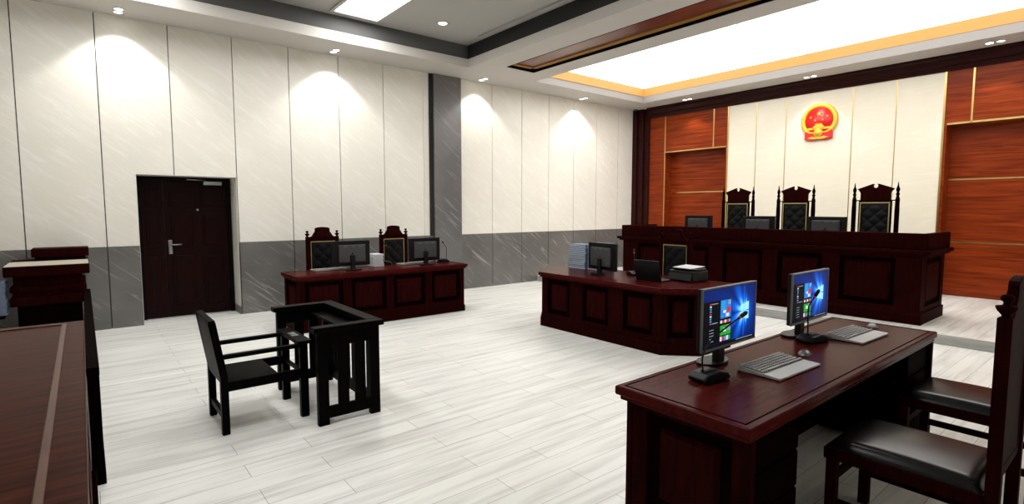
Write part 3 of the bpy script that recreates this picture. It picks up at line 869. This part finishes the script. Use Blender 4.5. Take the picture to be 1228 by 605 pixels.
MB().box(-.085, .085, -.12, .12, 0, .0035, .0008, 1).build('cover', M['file_pale'], pw_)
MB().box(-.082, .082, -.116, .116, .0035, .026).build('pages', M['paper'], pw_)
for i in range(7):
    place(pw_, USED, (3.47 + random.uniform(-.006, .006), 7.63, .763 + i * .0265), R(random.uniform(-3, 3)), 'white paper file in the stack between the two monitors on the wall side desk', 'white files on the wall side desk')

# ------------------------------------------------------------------ accused's chair and stand
ac = thing('prisoner_chair', 'black wooden armchair with a bar across its arms, by the slatted stand', 'chair', (1.015, 4.45, 0))
xb, xf, yn, yf_ = -.28, .28, -.24, .24
s = .05
for y in (yn, yf_):
    p = MB().prism([(xb - .025, 0), (xb + .025, 0), (xb + .025, .42), (xb - .04, .83), (xb - .09, .83), (xb - .025, .42)], y - s / 2, y + s / 2, 'y', .003)
    p.build('back_leg', M['ebony'], ac)
    MB().box(xf - .03, xf + .03, y - s / 2, y + s / 2, 0, .585, .003).build('front_leg', M['ebony'], ac)
    MB().box(xb - .02, xf, y - .022, y + .022, .555, .585, .004).build('armrest', M['ebony'], ac)
    MB().box(xb, xf, y - .018, y + .018, .315, .385, .003).build('seat_rail', M['ebony'], ac)
cb = MB().box(xf - .055, xf + .055, yn - .05, yf_ + .05, .585, .612, .005)
cb = cb.build('crossbar', M['ebony'], ac)
MB().box(xf - .03, xf + .02, -.08, .06, .612, .616, .001).box(xf - .025, xf + .01, -.05, .03, .616, .622, .002).build('latch', M['steel'], cb)
MB().box(xb, xb + .37, yn, yf_, .36, .385, .004).build('seat', M['ebony'], ac)
MB().box(xb - .015, xb + .015, yn, yf_, .10, .15, .003).build('stretcher', M['ebony'], ac)
MB().box(xf - .012, xf + .012, yn, yf_, .33, .36, .003).build('stretcher', M['ebony'], ac)
Tb = Matrix.Translation((xb - .0, 0, .42)) @ Matrix.Rotation(R(-8.5), 4, 'Y')
MB().box(-.025, .02, yn - .022, yf_ + .022, -.05, .43, .008, T=Tb).build('backrest', M['ebony'], ac)

bx_ = thing('prisoner_stand', 'black slatted three sided stand with a flat rim top, in front of the black armchair', 'stand', (1.55, 4.45, 0))
X0, X1, Y0, Y1, H = -.245, .245, -.545, .545, .745
pt = .05
corners = MB()
for (cx_, cy_) in ((X0, Y0), (X1 - .08, Y0), (X0, Y1 - pt), (X1 - .08, Y1 - pt)):
    MB().box(cx_, cx_ + .08, cy_, cy_ + pt, 0, H - .03, .003).build('post', M['ebony'], bx_)
for yy in (Y0, Y1 - .03):
    MB().box(X0 + .08, X1 - .08, yy, yy + .03, 0.05, .14, .003).build('bottom_rail', M['ebony'], bx_)
    MB().box(X0 + .08, X1 - .08, yy, yy + .03, .60, H - .03, .003).build('apron', M['ebony'], bx_)
    for xx in (-.092, .042): MB().box(xx, xx + .085, yy + .004, yy + .026, .14, .60, .002).build('slat', M['ebony'], bx_)
MB().box(X1 - .035, X1 - .005, Y0 + pt, Y1 - pt, .05, .14, .003).build('bottom_rail', M['ebony'], bx_)
MB().box(X1 - .035, X1 - .005, Y0 + pt, Y1 - pt, .60, H - .03, .003).build('apron', M['ebony'], bx_)
for i in range(6):
    yy = Y0 + pt + .07 + i * .155
    MB().box(X1 - .031, X1 - .009, yy, yy + .075, .14, .60, .002).build('slat', M['ebony'], bx_)
rm = MB()
ov = .03
rm.box(X0 - ov, X1 + ov, Y0 - ov, Y0 + .065, H - .03, H + .012, .006).box(X0 - ov, X1 + ov, Y1 - .065, Y1 + ov, H - .03, H + .012, .006)
rm.box(X1 - .075, X1 + ov, Y0 + .065, Y1 - .065, H - .03, H + .012, .006)
rm.build('rim', M['ebony'], bx_)
MB().box(X1 - .20, X1 - .04, Y0 + .06, Y1 - .06, H - .085, H - .065, .003).build('writing_shelf', M['ebony'], bx_)

# ------------------------------------------------------------------ emblem on the judges' wall (faces -x)
em = thing('wall_emblem', 'round red and gold emblem hanging on the ivory wall above the judges', 'emblem', (XF - .004, 4.50, 3.385), R(-90))
MB().lathe([(.265, -.03), (.265, 0)], (0, 0, 0), 48, 'y').build('red_disc', M['red'], em)
def ring(u, v):
    a = R(-62) + u * R(304); t = 2 * math.pi * v
    rad = .296 + .042 * math.cos(t) * (1 + .10 * math.sin(64 * u * math.pi))
    return Vector((rad * math.cos(a), -.02 - .03 * math.sin(t), rad * math.sin(a)))
MB().grid(ring, 128, 10).build('wheat_ring', M['emgold'], em)
def star(m, cx_, cz_, r):
    pts = []
    for i in range(10):
        rr = r if i % 2 == 0 else r * .42
        a = R(90 + 36 * i); pts.append((cx_ + rr * math.cos(a), cz_ + rr * math.sin(a)))
    m.prism(pts, -.042, -.028, 'y')
sg = MB(); star(sg, 0, .13, .048)
for x_, z_ in ((-.15, .075), (-.065, .01), (.065, .01), (.15, .075)): star(sg, x_, z_, .024)
sg.build('stars', M['emgold'], em)
gt = MB()
gt.prism([(-.075, -.082), (-.055, -.062), (.055, -.062), (.075, -.082)], -.045, -.028, 'y').box(-.06, .06, -.042, -.028, -.098, -.082)
gt.prism([(-.105, -.118), (-.085, -.098), (.085, -.098), (.105, -.118)], -.045, -.028, 'y').box(-.09, .09, -.042, -.028, -.14, -.118)
gt.prism([(-.235, -.175), (-.225, -.135), (.225, -.135), (.235, -.175)], -.046, -.028, 'y')
g_ = gt.build('gate', M['emgold'], em)
ar = MB()
for k in range(7): ar.box(-.112 + k * .034, -.096 + k * .034, -.048, -.045, -.17, -.148)
ar.build('gate_arch', M['red'], g_)
rb = MB()
rb.prism([(-.25, -.20), (-.20, -.19), (-.10, -.24), (0, -.25), (.10, -.24), (.20, -.19), (.25, -.20), (.255, -.36), (.13, -.385), (0, -.375), (-.13, -.385), (-.255, -.36)], -.05, -.002, 'y', .006)
rb.build('ribbon', M['red'], em)
gr = MB()
gr.lathe([(.07, -.062), (.07, -.04)], (0, 0, -.235), 24, 'y')
for k in range(12):
    gr.box(-.013, .013, -.06, -.042, .064, .084, T=Matrix.Translation((0, 0, -.235)) @ Matrix.Rotation(2 * math.pi * k / 12, 4, 'Y'))
for q in (-1, 1):
    gr.prism([(q * .245, -.165), (q * .15, -.215), (q * .075, -.225), (q * .075, -.245), (q * .16, -.24), (q * .25, -.195)], -.058, -.04, 'y')
gr.prism([(-.20, -.335), (-.11, -.31), (-.05, -.325), (.05, -.325), (.11, -.31), (.20, -.335), (.10, -.36), (-.10, -.36)], -.06, -.045, 'y')
gr.build('gear', M['emgold'], em)

# ------------------------------------------------------------------ gallery side (left edge of the picture)
gc = thing('gallery_counter', 'long brown wooden counter with inlaid strip in its top, bottom left', 'counter', (-.40, 2.45, 0))
hx_, hy_ = .38, 1.40
tp = MB().box(-hx_, hx_, -hy_, hy_, .95, 1.0, .006).build('counter_top', M['counter'], gc)
iy = MB(); q = .075
z0, z1 = .999, 1.006
iy.box(hx_ - q - .02, hx_ - q, -hy_ + q, hy_ - q + .0, z0, z1, .002).box(-hx_ + q, -hx_ + q + .02, -hy_ + q, hy_ - q, z0, z1, .002)
iy.box(-hx_ + q, hx_ - q, hy_ - q - .016, hy_ - q, z0, z1, .002).box(-hx_ + q, hx_ - q, -hy_ + q, -hy_ + q + .016, z0, z1, .002)
iy.build('inlay_strip', M['strip'], tp)
carved(gc, 'side_panel', 2 * hy_ - .04, .12, .95, [(.12 + i * .66, .12 + i * .66 + .56, .20, .88) for i in range(4)], Tm(hx_ - .012, -hy_ + .02, 0, math.pi / 2), .03, frame=M['counter'])
MB().box(-hx_ + .02, hx_ - .05, -hy_ + .02, hy_ - .02, .02, .95).build('body', M['mahog_dark'], gc)
MB().box(-hx_ + .01, hx_ + .012, -hy_ + .01, hy_ - .01, 0, .12, .006).build('plinth', M['mahog_dark'], gc)

rl = thing('gallery_railing', 'dark low wooden railing running from the counter towards the door wall', 'railing', (.012, 5.86, 0))
hl = 1.98
MB().box(-.04, .022, -hl, hl, .66, .71, .004).build('top_rail', M['mahog_dark'], rl)
MB().box(-.042, .024, -hl, hl, 0, .10, .004).build('bottom_rail', M['mahog_dark'], rl)
for i in range(7):
    y = -hl + .03 + i * (2 * hl - .06) / 6
    MB().box(-.038, .02, y - .025, y + .025, .10, .66).build('post', M['mahog_dark'], rl)
for i in range(24):
    y = -hl + .12 + i * (2 * hl - .24) / 23
    MB().box(-.034, .016, y - .016, y + .016, .10, .66).build('baluster', M['mahog_dark'], rl)

gk = thing('gallery_cabinet', 'dark wooden cabinet of stepped mouldings against the door wall at far left', 'cabinet', (-.33, 8.42, 0))
a = .37
def lay(m, x, yfr, z0, z1, b=.008): m.box(-x, x, yfr, .55, z0, z1, b)
m = MB(); lay(m, a, -.52, .885, 1.0, .01); m.build('top_cap', M['mahog'], gk)
MB().box(-a + .008, a - .008, -.51, .14, 1.0, 1.004).build('reflection_top', M['reflection_top'], gk)  # thin slab added to carry the painted wall reflection on the dark top
m = MB(); lay(m, a - .07, -.44, .765, .886); lay(m, a - .04, -.47, .705, .766); lay(m, a - .06, -.45, .645, .706); lay(m, a - .035, -.48, .55, .646); m.build('moulding', M['mahog'], gk)
m = MB(); lay(m, a - .09, -.42, .12, .551); m.build('body', M['mahog_dark'], gk)
m = MB(); lay(m, a - .02, -.50, 0, .12); m.build('plinth', M['mahog_dark'], gk)
m = MB().box(-.17, .375, .15, .50, 1.045, 1.15, .012).box(-.14, .34, .19, .48, .999, 1.046, .004)
m.build('raised_back_cap', M['mahog'], gk)

sd_ = thing('side_table', 'small dark side table carrying blue files at the far left edge', 'table', (-1.02, 8.05, 0))
MB().box(-.32, .32, -.25, .25, .45, .48, .005).build('table_top', M['mahog_dark'], sd_)
for sx in (-.29, .0):
    for sy in (-.22, .22): MB().box(sx - .02, sx + .02, sy - .02, sy + .02, 0, .45, .003).build('leg', M['mahog_dark'], sd_)
stack(13, -.845, 7.98, .4805, .32, .24, .028, 0, 'blue paper file in the stack at the left picture edge by the cabinet', 'blue files on the side table', 'file_mid')

# ------------------------------------------------------------------ camera and render settings
cam = bpy.data.cameras.new('camera'); cam.sensor_fit = 'HORIZONTAL'; cam.sensor_width = 36
cam.lens = 636.733 / 1228 * 36; cam.clip_start = .05
co = bpy.data.objects.new('camera', cam); col.objects.link(co)
yaw, pitch = 8.91058042e-01, -8.04876554e-02
co.location = (0, 0, 1.63)
co.rotation_euler = (math.pi / 2 + pitch, 0, yaw - math.pi / 2)
scene.camera = co

wd = bpy.data.worlds.new('world'); wd.use_nodes = True
wd.node_tree.nodes['Background'].inputs[0].default_value = (.02, .02, .02, 1)
scene.world = wd
vs = scene.view_settings
vs.view_transform = 'Standard'; vs.look = 'None'; vs.gamma = 1; vs.exposure = 0.; vs.use_curve_mapping = False
try:
    scene.cycles.max_bounces = 8; scene.cycles.diffuse_bounces = 5; scene.cycles.glossy_bounces = 4
    scene.cycles.sample_clamp_indirect = 6.
except Exception: pass
